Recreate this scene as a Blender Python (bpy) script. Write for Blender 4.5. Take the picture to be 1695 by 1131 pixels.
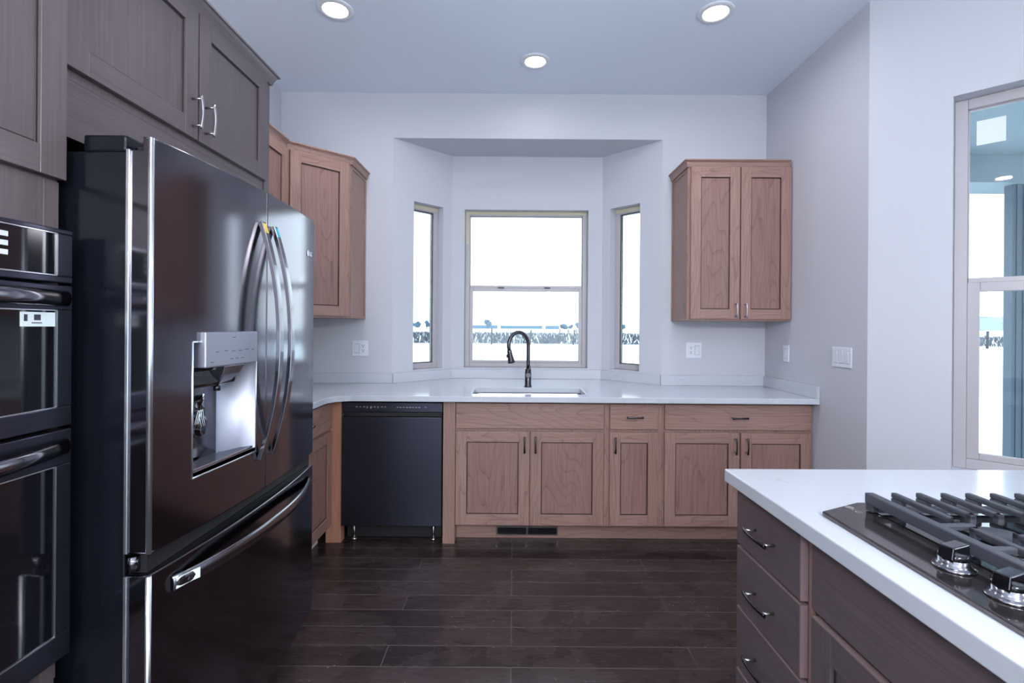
import bpy, bmesh, math, random
from mathutils import Vector, Matrix
PI = math.pi
for o in list(bpy.data.objects): bpy.data.objects.remove(o)
SC = bpy.context.scene
COL = SC.collection
rnd = random.Random(7)

# ---------------------------------------------------------------- camera
cam_d = bpy.data.cameras.new('camera'); cam = bpy.data.objects.new('camera', cam_d); COL.objects.link(cam)
cam_d.sensor_width = 36; cam_d.lens = 36*810/1695
cam_d.shift_x = -2.5/1695; cam_d.shift_y = -25.5/1695
cam_d.clip_start = .02; cam_d.clip_end = 2000
cam.location = (0, 0, 1.34)
cam.rotation_euler = (PI/2, 0, 0)
cam.rotation_euler.rotate_axis('Z', math.radians(.42))
SC.camera = cam

# ---------------------------------------------------------------- world / exposure
SC.view_settings.view_transform = 'Standard'
SC.view_settings.look = 'None'
SC.view_settings.gamma = 1
SC.view_settings.use_curve_mapping = False
SC.view_settings.exposure = 0.55
SKY = 3.0
w = bpy.data.worlds.new('overcast_sky'); SC.world = w; w.use_nodes = True
nt = w.node_tree; nt.nodes.clear()
tc = nt.nodes.new('ShaderNodeTexCoord'); sp = nt.nodes.new('ShaderNodeSeparateXYZ')
rp = nt.nodes.new('ShaderNodeValToRGB'); bg = nt.nodes.new('ShaderNodeBackground'); ou = nt.nodes.new('ShaderNodeOutputWorld')
nt.links.new(tc.outputs['Generated'], sp.inputs[0]); nt.links.new(sp.outputs['Z'], rp.inputs[0])
rp.color_ramp.elements[0].position = 0.0; rp.color_ramp.elements[0].color = (.66, .72, .76, 1)
rp.color_ramp.elements[1].position = .35; rp.color_ramp.elements[1].color = (.78, .90, 1.0, 1)
nt.links.new(rp.outputs[0], bg.inputs[0]); bg.inputs[1].default_value = SKY
nt.links.new(bg.outputs[0], ou.inputs[0])

# lamps of the recessed ceiling fixtures: (x, y); the first three are in view, the rest added unseen as fill
CEIL = 3.05
CANS = [(-.977, 2.648), (1.083, 2.651), (.128, 3.152), (-.9, .9), (1.1, .9), (-.9, -.9), (1.1, -.9), (2.6, -.9), (-.9, -2.8), (1.1, -2.8), (2.6, -2.8)]
CAN_W = 8.0
for i, (x, y) in enumerate(CANS):
    l = bpy.data.lights.new('downlight_lamp', 'AREA'); l.shape = 'DISK'; l.size = .13
    l.energy = (4.2, 4.2, 1.0, 3, 1.4)[i] if i < 5 else CAN_W*1.0
    l.color = (.97, .96, 1); l.spread = math.radians(170)
    o = bpy.data.objects.new('downlight_lamp', l); COL.objects.link(o); o.location = (x, y, CEIL-.016)

# ---------------------------------------------------------------- materials
M = {}
def node_mat(name):
    m = bpy.data.materials.new(name); m.use_nodes = True; M[name] = m
    return m, m.node_tree, m.node_tree.nodes['Principled BSDF']
def simple(name, col, rough=.5, metal=0, coat=0, spec=.5, bump=0, bscale=200, aniso=0, emit=0):
    m, nt, b = node_mat(name)
    b.inputs['Base Color'].default_value = (*col, 1); b.inputs['Roughness'].default_value = rough
    b.inputs['Metallic'].default_value = metal; b.inputs['Coat Weight'].default_value = coat
    b.inputs['Specular IOR Level'].default_value = spec
    if emit:
        b.inputs['Emission Color'].default_value = (1, 1, 1, 1); b.inputs['Emission Strength'].default_value = emit
    tc = nt.nodes.new('ShaderNodeTexCoord'); n = nt.nodes.new('ShaderNodeTexNoise')
    nt.links.new(tc.outputs['Object'], n.inputs['Vector']); n.inputs['Scale'].default_value = bscale
    if bump:
        bp = nt.nodes.new('ShaderNodeBump'); bp.inputs['Strength'].default_value = bump; bp.inputs['Distance'].default_value = .002
        nt.links.new(n.outputs[0], bp.inputs['Height']); nt.links.new(bp.outputs[0], b.inputs['Normal'])
    return m

def mathn(nt, op, a, b=None, c=None):
    n = nt.nodes.new('ShaderNodeMath'); n.operation = op
    for i, v in enumerate((a, b, c)):
        if v is None: continue
        if isinstance(v, (int, float)): n.inputs[i].default_value = v
        else: nt.links.new(v, n.inputs[i])
    return n.outputs[0]
def mixc(nt, fac, a, b):
    n = nt.nodes.new('ShaderNodeMix'); n.data_type = 'RGBA'
    for i, v in ((0, fac), (6, a), (7, b)):
        if isinstance(v, tuple): n.inputs[i].default_value = (*v, 1)
        elif isinstance(v, (int, float)): n.inputs[i].default_value = v
        else: nt.links.new(v, n.inputs[i])
    return n.outputs[2]

def wood(name, axis, base, light, dark, line=.5, rough=.42, linescale=30):
    """grain runs along axis; contour lines of a stretched noise read as cathedral figure"""
    m, nt, b = node_mat(name)
    tc = nt.nodes.new('ShaderNodeTexCoord'); oi = nt.nodes.new('ShaderNodeObjectInfo')
    mp = nt.nodes.new('ShaderNodeMapping')
    s = {'X': (.35, 2.2, 2.2), 'Y': (2.2, .35, 2.2), 'Z': (2.2, 2.2, .35)}[axis]
    mp.inputs['Scale'].default_value = s
    add = nt.nodes.new('ShaderNodeVectorMath'); add.operation = 'ADD'
    rv = nt.nodes.new('ShaderNodeCombineXYZ')
    r = mathn(nt, 'MULTIPLY', oi.outputs['Random'], 37.0)
    for i in range(3): nt.links.new(r, rv.inputs[i])
    nt.links.new(tc.outputs['Object'], mp.inputs[0]); nt.links.new(mp.outputs[0], add.inputs[0]); nt.links.new(rv.outputs[0], add.inputs[1])
    n1 = nt.nodes.new('ShaderNodeTexNoise'); n1.inputs['Scale'].default_value = 1.6; n1.inputs['Detail'].default_value = 3; n1.inputs['Roughness'].default_value = .35
    nt.links.new(add.outputs[0], n1.inputs['Vector'])
    ln = mathn(nt, 'FRACT', mathn(nt, 'MULTIPLY', n1.outputs[0], linescale))
    ln = mathn(nt, 'POWER', ln, 9.0)
    mp2 = nt.nodes.new('ShaderNodeMapping'); mp2.inputs['Scale'].default_value = {'X': (4, 160, 160), 'Y': (160, 4, 160), 'Z': (160, 160, 4)}[axis]
    nt.links.new(tc.outputs['Object'], mp2.inputs[0])
    n2 = nt.nodes.new('ShaderNodeTexNoise'); n2.inputs['Scale'].default_value = 1; n2.inputs['Detail'].default_value = 2
    nt.links.new(mp2.outputs[0], n2.inputs['Vector'])
    n3 = nt.nodes.new('ShaderNodeTexNoise'); n3.inputs['Scale'].default_value = 2.2; n3.inputs['Detail'].default_value = 3
    nt.links.new(add.outputs[0], n3.inputs['Vector'])
    c = mixc(nt, n3.outputs[0], base, light)
    c = mixc(nt, mathn(nt, 'MULTIPLY', mathn(nt, 'POWER', n2.outputs[0], 1.8), .85), c, dark)
    c = mixc(nt, mathn(nt, 'MULTIPLY', ln, line), c, dark)
    nt.links.new(c, b.inputs['Base Color'])
    b.inputs['Roughness'].default_value = rough
    return m
CH = ((.335, .195, .158), (.44, .28, .235), (.12, .052, .048))
DK = ((.114, .087, .095), (.155, .119, .127), (.060, .043, .049))
for ax in 'XZ':
    wood('cherry_'+ax, ax, *CH, line=.48)
    wood('dark_'+ax, ax, *DK, line=.12, rough=.38, linescale=14)
wood('cherry_panel', 'Z', (.300, .165, .140), (.375, .225, .190), (.10, .040, .040), line=.46)
wood('raw_Z', 'Z', (.52, .235, .150), (.64, .33, .23), (.25, .09, .06), line=.3)
simple('glaze', (.035, .014, .014), .5)
simple('dark_glaze', (.02, .015, .017), .5)
simple('wall_paint', (.57, .575, .635), .75, bump=.12, bscale=350)
simple('ceiling_paint', (.78, .86, .98), .8, bump=.12, bscale=300)
simple('vinyl', (.46, .43, .46), .35)
simple('vinyl_dark', (.05, .055, .07), .5)
simple('tape', (.62, .57, .42), .6)
simple('plastic_white', (.74, .76, .84), .3)
simple('plastic_slot', (.03, .03, .04), .5)
simple('bronze', (.10, .095, .108), .25, metal=1)
simple('nickel', (.42, .40, .42), .28, metal=1)
simple('steel', (.50, .50, .54), .26, metal=1)
simple('black_steel', (.175, .165, .19), .13, metal=1)
simple('black_steel_flat', (.07, .07, .10), .32, metal=.9)
simple('edge_chrome', (.86, .88, .95), .30, metal=1)
simple('handle_steel', (.25, .245, .27), .18, metal=1)
simple('badge_grey', (.22, .21, .215), .4)
simple('dispenser_silver', (.46, .47, .55), .48, metal=1)
simple('black_case', (.006, .007, .011), .13, spec=.4, bump=.12, bscale=420)
simple('black_gloss', (.006, .006, .009), .06, spec=.7)
simple('black_matte', (.008, .008, .010), .6)
simple('cast_iron', (.055, .058, .075), .55, bump=.3, bscale=500)
simple('cooktop_steel', (.15, .13, .135), .10, metal=.85)
simple('sticker_yellow', (.85, .60, .08), .4)
simple('sticker_blue', (.03, .45, .62), .4)
simple('sticker_white', (.80, .86, .88), .4)
simple('worn_lit_wood', (.27, .185, .185), .5)  # worn reddish edge wood, lightened for the light edges catch
simple('mark_light', (.70, .72, .78), .5)
simple('mark_dark', (.05, .05, .07), .5)
simple('lamp_lens', (1, 1, 1), .5, emit=4)
simple('fill_globe', (.9, .9, .9), .4, emit=62)  # glow of the added fill pendants
simple('white_trim', (.78, .80, .86), .4)
simple('far_haze', (.06, .13, .19), .9)  # far barn walls, distance haze put into the colour
simple('far_tree', (.045, .085, .125), .9)  # tree colour tinted with the blue of distance haze
simple('weathered', (.035, .033, .04), .9)
simple('siding', (.06, .085, .115), .7)
simple('soffit', (.13, .17, .20), .8)
simple('soffit_dark', (.022, .032, .037), .8)
simple('twig', (.075, .08, .10), .9)
simple('shim', (.75, .75, .72), .7)

# quartz
m, nt, b = node_mat('quartz')
tc = nt.nodes.new('ShaderNodeTexCoord'); n = nt.nodes.new('ShaderNodeTexNoise'); n.inputs['Scale'].default_value = 2.2; n.inputs['Detail'].default_value = 6; n.inputs['Distortion'].default_value = 1.2
nt.links.new(tc.outputs['Object'], n.inputs['Vector'])
v = mathn(nt, 'ABSOLUTE', mathn(nt, 'SUBTRACT', n.outputs[0], .5))
v = mathn(nt, 'LESS_THAN', v, .004)
n2 = nt.nodes.new('ShaderNodeTexNoise'); n2.inputs['Scale'].default_value = 7; nt.links.new(tc.outputs['Object'], n2.inputs['Vector'])
v = mathn(nt, 'MULTIPLY', v, mathn(nt, 'GREATER_THAN', n2.outputs[0], .58))
nt.links.new(mixc(nt, mathn(nt, 'MULTIPLY', v, .25), (.56, .59, .65), (.30, .31, .35)), b.inputs['Base Color'])
b.inputs['Roughness'].default_value = .12

# dark plank floor, boards running left to right
m, nt, b = node_mat('plank_floor')
tc = nt.nodes.new('ShaderNodeTexCoord')
br = nt.nodes.new('ShaderNodeTexBrick'); br.offset = .41; br.offset_frequency = 3; br.squash = 1
nt.links.new(tc.outputs['Object'], br.inputs['Vector'])
br.inputs['Scale'].default_value = 1; br.inputs['Brick Width'].default_value = 1.25; br.inputs['Row Height'].default_value = .128
br.inputs['Mortar Size'].default_value = .0019; br.inputs['Mortar Smooth'].default_value = .3; br.inputs['Bias'].default_value = -.1
br.inputs['Color1'].default_value = (.030, .020, .020, 1); br.inputs['Color2'].default_value = (.066, .045, .043, 1); br.inputs['Mortar'].default_value = (.20, .18, .18, 1)
mp = nt.nodes.new('ShaderNodeMapping'); mp.inputs['Scale'].default_value = (1.2, 14, 1); nt.links.new(tc.outputs['Object'], mp.inputs[0])
n = nt.nodes.new('ShaderNodeTexNoise'); n.inputs['Scale'].default_value = 2; n.inputs['Detail'].default_value = 6; nt.links.new(mp.outputs[0], n.inputs['Vector'])
c = mixc(nt, mathn(nt, 'MULTIPLY', n.outputs[0], .75), br.outputs[0], (.018, .012, .014))
n5 = nt.nodes.new('ShaderNodeTexNoise'); n5.inputs['Scale'].default_value = 3.1; n5.inputs['Detail'].default_value = 4; nt.links.new(tc.outputs['Object'], n5.inputs['Vector'])
c = mixc(nt, mathn(nt, 'MULTIPLY', mathn(nt, 'GREATER_THAN', n5.outputs[0], .5), mathn(nt, 'MULTIPLY', n.outputs[0], .3)), c, (.11, .085, .085))
n6 = nt.nodes.new('ShaderNodeTexVoronoi'); n6.inputs['Scale'].default_value = 34; nt.links.new(tc.outputs['Object'], n6.inputs['Vector'])
dust = mathn(nt, 'MULTIPLY', mathn(nt, 'LESS_THAN', n6.outputs['Distance'], .10), mathn(nt, 'GREATER_THAN', n5.outputs[0], .55))
c = mixc(nt, mathn(nt, 'MULTIPLY', dust, .6), c, (.4, .36, .36))
nt.links.new(c, b.inputs['Base Color'])
nt.links.new(mathn(nt, 'MULTIPLY_ADD', n.outputs[0], .22, .16), b.inputs['Roughness'])
bp = nt.nodes.new('ShaderNodeBump'); bp.inputs['Strength'].default_value = .25; bp.inputs['Distance'].default_value = .003
nt.links.new(n.outputs[0], bp.inputs['Height']); nt.links.new(bp.outputs[0], b.inputs['Normal'])

# snow
m, nt, b = node_mat('snow')
tc = nt.nodes.new('ShaderNodeTexCoord'); n = nt.nodes.new('ShaderNodeTexNoise'); n.inputs['Scale'].default_value = .35; n.inputs['Detail'].default_value = 8
nt.links.new(tc.outputs['Object'], n.inputs['Vector'])
nt.links.new(mixc(nt, n.outputs[0], (.80, .87, .92), (.92, .96, .98)), b.inputs['Base Color']); b.inputs['Roughness'].default_value = .8
bp = nt.nodes.new('ShaderNodeBump'); bp.inputs['Strength'].default_value = .5; bp.inputs['Distance'].default_value = .2
nt.links.new(n.outputs[0], bp.inputs['Height']); nt.links.new(bp.outputs[0], b.inputs['Normal'])
# snowy hill
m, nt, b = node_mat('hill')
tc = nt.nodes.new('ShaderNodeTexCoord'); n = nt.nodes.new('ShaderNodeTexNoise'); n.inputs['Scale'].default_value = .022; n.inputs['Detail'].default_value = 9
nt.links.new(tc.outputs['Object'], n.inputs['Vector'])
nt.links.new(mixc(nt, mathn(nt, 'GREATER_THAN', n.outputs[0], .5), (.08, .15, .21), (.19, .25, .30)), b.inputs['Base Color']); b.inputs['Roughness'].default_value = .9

# glass: thin pane, transparent with a fresnel sheen
m = bpy.data.materials.new('pane_glass'); m.use_nodes = True; M['pane_glass'] = m; nt = m.node_tree; nt.nodes.clear()
t = nt.nodes.new('ShaderNodeBsdfTransparent'); t.inputs[0].default_value = (.94, .98, .98, 1); g = nt.nodes.new('ShaderNodeBsdfGlossy'); g.inputs['Roughness'].default_value = .02
fr = nt.nodes.new('ShaderNodeFresnel'); fr.inputs[0].default_value = 1.45; mx = nt.nodes.new('ShaderNodeMixShader'); o_ = nt.nodes.new('ShaderNodeOutputMaterial')
nt.links.new(fr.outputs[0], mx.inputs[0]); nt.links.new(t.outputs[0], mx.inputs[1]); nt.links.new(g.outputs[0], mx.inputs[2]); nt.links.new(mx.outputs[0], o_.inputs[0])
m2 = m.copy(); m2.name = 'clear_plastic'; M['clear_plastic'] = m2
for nn in m2.node_tree.nodes:
    if nn.type == 'BSDF_TRANSPARENT': nn.inputs[0].default_value = (.6, .68, .75, 1)

# ---------------------------------------------------------------- mesh helpers
def box(bm, x0, x1, y0, y1, z0, z1, mi=0):
    v = [bm.verts.new(p) for p in ((x0,y0,z0),(x1,y0,z0),(x1,y1,z0),(x0,y1,z0),(x0,y0,z1),(x1,y0,z1),(x1,y1,z1),(x0,y1,z1))]
    for f in ((0,3,2,1),(4,5,6,7),(0,1,5,4),(1,2,6,5),(2,3,7,6),(3,0,4,7)):
        fc = bm.faces.new([v[i] for i in f]); fc.material_index = mi
def prism(bm, pts, z0, z1, mi=0):
    """pts counter-clockwise in plan"""
    a = [bm.verts.new((x, y, z0)) for x, y in pts]; c = [bm.verts.new((x, y, z1)) for x, y in pts]
    n = len(pts)
    bm.faces.new(a[::-1]).material_index = mi; bm.faces.new(c).material_index = mi
    for i in range(n): bm.faces.new((a[i], a[(i+1) % n], c[(i+1) % n], c[i])).material_index = mi
def loft(bm, loops, cap0=True, cap1=True, mi=0, smooth=False):
    L = [[bm.verts.new(p) for p in lp] for lp in loops]
    n = len(L[0]); fs = []
    for a, c in zip(L, L[1:]):
        for i in range(n): fs.append(bm.faces.new((a[i], a[(i+1) % n], c[(i+1) % n], c[i])))
    if cap0: bm.faces.new(L[0][::-1]).material_index = mi
    if cap1: bm.faces.new(L[-1]).material_index = mi
    for f in fs: f.material_index = mi; f.smooth = smooth
def lathe(bm, prof, n=24, o=(0, 0, 0), mi=0, smooth=True):
    """prof: (radius, z)"""
    loops = [[(o[0]+r*math.cos(2*PI*i/n), o[1]+r*math.sin(2*PI*i/n), o[2]+z) for i in range(n)] for r, z in prof]
    loft(bm, loops, True, True, mi, smooth)
def sweep(bm, pts, ra, rb, side, n=10, mi=0, square=False, cap=True):
    """ellipse/rectangle section along pts; ra along 'side', rb along the other axis; radii may be lists"""
    pts = [Vector(p) for p in pts]; side = Vector(side).normalized(); loops = []
    for i, p in enumerate(pts):
        t = (pts[min(i+1, len(pts)-1)]-pts[max(i-1, 0)]).normalized()
        s = (side - t*side.dot(t)).normalized(); u = t.cross(s)
        A = ra[i] if isinstance(ra, (list, tuple)) else ra; B = rb[i] if isinstance(rb, (list, tuple)) else rb
        if square: cs = [(-1, -1), (1, -1), (1, 1), (-1, 1)]
        else: cs = [(math.cos(2*PI*k/n), math.sin(2*PI*k/n)) for k in range(n)]
        loops.append([tuple(p+s*A*c+u*B*d) for c, d in cs])
    loft(bm, loops, cap, cap, mi, not square)
def cyl(bm, p0, p1, r, n=12, mi=0):
    p0, p1 = Vector(p0), Vector(p1); d = p1-p0
    side = (1, 0, 0) if abs(d.normalized().x) < .9 else (0, 1, 0)
    sweep(bm, [p0, p1], r, r, side, n, mi)
def OBJ(name, bm, mats, parent=None, loc=(0, 0, 0), rot=0, bevel=0, seg=2, label=None, cat=None, group=None, kind=None, fix=True):
    if fix: bmesh.ops.recalc_face_normals(bm, faces=bm.faces)
    me = bpy.data.meshes.new(name); bm.to_mesh(me); bm.free()
    for mm in (mats if isinstance(mats, (list, tuple)) else [mats]): me.materials.append(M[mm])
    o = bpy.data.objects.new(name, me); COL.objects.link(o)
    o.location = loc; o.rotation_euler = (0, 0, rot) if isinstance(rot, (int, float)) else rot
    if parent: o.parent = parent
    if bevel:
        md = o.modifiers.new('bevel', 'BEVEL'); md.width = bevel; md.segments = seg; md.limit_method = 'ANGLE'; md.angle_limit = math.radians(35)
    tag(o, label, cat, group, kind)
    return o
def tag(o, label=None, cat=None, group=None, kind=None):
    if label: o['label'] = label
    if cat: o['category'] = cat
    if group: o['group'] = group
    if kind: o['kind'] = kind
def thing(name, label, cat, loc=(0, 0, 0), rot=0, group=None, kind=None):
    o = bpy.data.objects.new(name, None); COL.objects.link(o); o.location = loc; o.rotation_euler = (0, 0, rot)
    o.empty_display_size = .1
    tag(o, label, cat, group, kind); return o
def copy_tree(o, parent=None):
    c = o.copy(); COL.objects.link(c)
    if parent: c.parent = parent
    for ch in list(o.children): copy_tree(ch, c)
    return c
B = bmesh.new
def text_mesh(name, s, size, mat, parent, loc, rot, depth=.0004, label=None, bold=0):
    cu = bpy.data.curves.new(name+'_curve', 'FONT'); cu.body = s; cu.size = size; cu.extrude = depth; cu.offset = bold
    cu.align_x = 'CENTER'; cu.align_y = 'CENTER'
    t = bpy.data.objects.new(name+'_tmp', cu); COL.objects.link(t)
    dg = bpy.context.evaluated_depsgraph_get(); me = bpy.data.meshes.new_from_object(t.evaluated_get(dg))
    bpy.data.objects.remove(t); me.materials.clear(); me.materials.append(M[mat])
    o = bpy.data.objects.new(name, me); COL.objects.link(o); o.parent = parent; o.location = loc; o.rotation_euler = rot
    if label: o['label'] = label
    return o

# ================================================================ ROOM SHELL
def wall(name, p0, p1, z0, z1, th, holes=(), mat='wall_paint'):
    dx, dy = p1[0]-p0[0], p1[1]-p0[1]; L = math.hypot(dx, dy); bm = B()
    xs = sorted({0, L, *[h[0] for h in holes], *[h[1] for h in holes]}); zs = sorted({z0, z1, *[h[2] for h in holes], *[h[3] for h in holes]})
    inh = lambda x, z: any(h[0] < x < h[1] and h[2] < z < h[3] for h in holes)
    q = lambda *v: bm.faces.new([bm.verts.new(p) for p in v])
    for a, b_ in zip(xs, xs[1:]):
        for c, d in zip(zs, zs[1:]):
            if inh((a+b_)/2, (c+d)/2): continue
            q((a,0,c),(b_,0,c),(b_,0,d),(a,0,d)); q((b_,th,c),(a,th,c),(a,th,d),(b_,th,d))
            for X, e in ((a, -1), (b_, 1)):
                nx = X+e*1e-4
                if nx < 0 or nx > L or inh(nx, (c+d)/2): q((X,0,c),(X,0,d),(X,th,d),(X,th,c)) if e > 0 else q((X,0,d),(X,0,c),(X,th,c),(X,th,d))
            for Z, e in ((c, -1), (d, 1)):
                nz = Z+e*1e-4
                if nz < z0 or nz > z1 or inh((a+b_)/2, nz): q((a,0,Z),(a,th,Z),(b_,th,Z),(b_,0,Z))
    bmesh.ops.remove_doubles(bm, verts=bm.verts, dist=1e-5)
    return OBJ(name, bm, mat, loc=(p0[0], p0[1], 0), rot=math.atan2(dy, dx), kind='structure')

YB = 3.6; XL = -1.72; XR = 1.85; BAY = 3.98
A_, B_, D_, C_ = (-.893, YB), (-.506, BAY), (.717, BAY), (1.089, YB)
wall('wall_back', (XL, YB), (XR, YB), 0, CEIL, .12, [(A_[0]-XL, C_[0]-XL, 0.001, 2.72)])
LB = math.hypot(B_[0]-A_[0], B_[1]-A_[1]); LC = math.hypot(C_[0]-D_[0], C_[1]-D_[1])
WZ0, WZ1 = 1.000, 2.287
wall('wall_bay_left', A_, B_, 0, 2.8, .13, [(.334*LB, .84*LB, WZ0, WZ1)])
BX0, BX1 = -.403+.506, .604+.506
wall('wall_bay_back', B_, D_, 0, 2.8, .13, [(BX0, BX1, WZ0, WZ1)])
wall('wall_bay_right', D_, C_, 0, 2.8, .13, [((1-.856)*LC, (1-.35)*LC, WZ0, WZ1)])
bm = B(); prism(bm, [(A_[0]+.001, YB+.001), (C_[0]-.001, YB+.001), (D_[0]-.0, BAY-.001), (B_[0], BAY-.001)], 2.7185, 2.79); OBJ('ceiling_bay', bm, 'wall_paint', kind='structure')
YC = 2.557
wall('wall_left', (XL, -4.5), (XL, YB), 0, CEIL, .12)
wall('wall_right', (XR, YB), (XR, YC), 0, CEIL, .12)
AL = 1.91; PA = (XR, YC); PB = (XR+AL*math.sqrt(.5), YC-AL*math.sqrt(.5))
S0 = math.hypot(2.082-XR, YC-2.325)
wall('wall_angled', PA, PB, 0, CEIL, .14, [(S0, S0+.92, .671, 2.447)])
wall('wall_right_rear', PB, (PB[0], -4.5), 0, CEIL, .14, [(.45, 2.1, .3, 2.6), (2.6, 4.9, .3, 2.6)])
wall('wall_rear', (PB[0], -4.5), (XL, -4.5), 0, CEIL, .14, [(.3, 4.5, .1, 2.75)])
FP = [(XL-.12, -4.64), (PB[0]+.14, -4.64), (PB[0]+.14, PB[1]+.06), (XR+.12, YC+.13), (XR+.12, YB+.12), (XL-.12, YB+.12)]
bm = B(); prism(bm, FP, -.2, 0); box(bm, B_[0]-.3, D_[0]+.3, YB+.1, BAY+.1, -.2, 0); OBJ('floor', bm, 'plank_floor', kind='structure')
bm = B(); prism(bm, FP, CEIL, CEIL+.2); OBJ('ceiling', bm, 'ceiling_paint', kind='structure')

# ---------------------------------------------------------------- windows
def window(name, p0, ang, s0, s1, z0, z1, recess, rail=None, lower_in=.0, fw=.042, cls=True):
    """frame set back in the wall opening; local x along the wall, y outward"""
    r = thing(name, None, None, (p0[0], p0[1], 0), ang, kind='structure')
    bm = B(); y0, y1 = recess, recess+.05
    e = .001; a, b_, c, d = s0+e, s1-e, z0+e, z1-e
    box(bm, a, a+fw, y0, y1, c, d); box(bm, b_-fw, b_, y0, y1, c, d); box(bm, a+fw, b_-fw, y0, y1, c, c+fw); box(bm, a+fw, b_-fw, y0, y1, d-fw, d)
    OBJ('window_frame', bm, 'vinyl', r, bevel=.003)
    a += fw; b_ -= fw; c += fw; d -= fw
    if rail:
        bm = B(); f = lower_in; yy0, yy1 = y0+.008, y0+.034
        box(bm, a, a+f, yy0, yy1, c, rail); box(bm, b_-f, b_, yy0, yy1, c, rail); box(bm, a+f, b_-f, yy0, yy1, c, c+f*.7); box(bm, a+f, b_-f, yy0, yy1, rail-f, rail)
        OBJ('lower_sash', bm, 'vinyl', r, bevel=.003)
        bm = B(); box(bm, a, b_, y0+.02, y0+.045, rail, rail+.022); g = .006
        box(bm, a, a+g, y0+.02, y0+.04, rail, d); box(bm, b_-g, b_, y0+.02, y0+.04, rail, d); box(bm, a, b_, y0+.02, y0+.04, d-g, d)
        OBJ('upper_sash', bm, 'vinyl', r, bevel=.002)
        for lx in ((a*.72+b_*.28), (a*.31+b_*.69)):
            bm = B(); box(bm, lx-.025, lx+.025, y0-.004, y0+.02, rail-.002, rail+.007); OBJ('sash_lock', bm, 'vinyl_dark', r, bevel=.002)
        bm = B(); box(bm, a+f, b_-f, y0+.018, y0+.022, c+f*.7, rail-f); OBJ('pane', bm, 'pane_glass', r)
        bm = B(); box(bm, a+g, b_-g, y0+.03, y0+.034, rail+.022, d-g); OBJ('pane', bm, 'pane_glass', r)
    else:
        bm = B(); g = .007
        box(bm, a, a+g, y0+.012, y0+.04, c, d); box(bm, b_-g, b_, y0+.012, y0+.04, c, d); box(bm, a+g, b_-g, y0+.012, y0+.04, c, c+g); box(bm, a+g, b_-g, y0+.012, y0+.04, d-g, d)
        OBJ('sash', bm, 'vinyl_dark', r)
        bm = B(); box(bm, a+g, b_-g, y0+.022, y0+.026, c+g, d-g); OBJ('pane', bm, 'pane_glass', r)
    return r
AB = math.atan2(B_[1]-A_[1], B_[0]-A_[0]); AC = math.atan2(C_[1]-D_[1], C_[0]-D_[0])
w1 = window('window_1', A_, AB, .334*LB, .84*LB, WZ0, WZ1, .07)
w2 = window('window_2', B_, 0, BX0, BX1, WZ0, WZ1, .07, rail=1.655, lower_in=.028, fw=.036)
w3 = window('window_3', D_, AC, (1-.856)*LC, (1-.35)*LC, WZ0, WZ1, .07)
w4 = window('window_4', PA, -PI/4, S0, S0+.92, .671, 2.447, .085, rail=1.565, lower_in=.045, fw=.048)
window('window_5', PB, -PI/2, .45, 2.1, .3, 2.6, .06, rail=1.5, lower_in=.04)
window('window_6', PB, -PI/2, 2.6, 4.9, .3, 2.6, .06, rail=1.5, lower_in=.04)
# masking tape left on the frames
def tape(parent_w, s0, s1, z1, fw, left_drop, label, rec=.07):
    bm = B(); y1_ = rec-.001; y0_ = y1_-.0012
    box(bm, s0+.006, s1-.006, y0_, y1_, z1-fw*.72, z1-fw*.05)
    if left_drop: 
        box(bm, s0+.006, s0+fw*.8, y0_, y1_, z1-left_drop, z1-fw*.72)
    OBJ('masking_tape', bm, 'tape', loc=parent_w.location, rot=parent_w.rotation_euler.z, label=label, cat='tape', group='masking tape left on the bay windows')
tape(w1, .334*LB, .84*LB, WZ1, .042, 0, 'strip of tan masking tape across the top of the narrow left bay window frame')
tape(w2, BX0, BX1, WZ1, .036, .27, 'tan masking tape along top and upper left of the wide middle window frame')
tape(w3, (1-.856)*LC, (1-.35)*LC, WZ1, .042, 0, 'strip of tan masking tape across the top of the narrow right bay window frame')
# paper label stuck to the upper pane of the side window
bm = B(); box(bm, S0+.078, S0+.178, .085+.026, .085+.0265, 2.222, 2.338)
OBJ('window_label', bm, 'sticker_white', loc=(PA[0], PA[1], 0), rot=-PI/4, label='pale rectangular paper label stuck on the upper glass of the right side window', cat='label')

# ---------------------------------------------------------------- ceiling lights
def can(x, y, label):
    r = thing('recessed_ceiling_light', label, 'ceiling light', (x, y, CEIL), group='recessed ceiling lights')
    bm = B(); n = 40
    prof = [(.094, 0), (.097, -.003), (.093, -.008), (.070, -.010), (.066, -.006), (.066, 0)]
    loops = [[(q*math.cos(2*PI*i/n), q*math.sin(2*PI*i/n), z) for i in range(n)] for q, z in prof]
    loft(bm, loops, False, False, 0, True); OBJ('trim_ring', bm, 'white_trim', r)
    bm = B(); lathe(bm, [(.0655, -.001), (.0655, -.004), (.05, -.0055), (.001, -.006)], 40); OBJ('lens', bm, 'lamp_lens', r)
for i, (x, y) in enumerate(CANS):
    can(x, y, ['round white recessed ceiling light nearest the refrigerator side of the ceiling', 'round white recessed ceiling light above the right side of the kitchen', 'round white recessed ceiling light centred in front of the bay window'][i] if i < 3 else 'added recessed fill light out of view')

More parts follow.
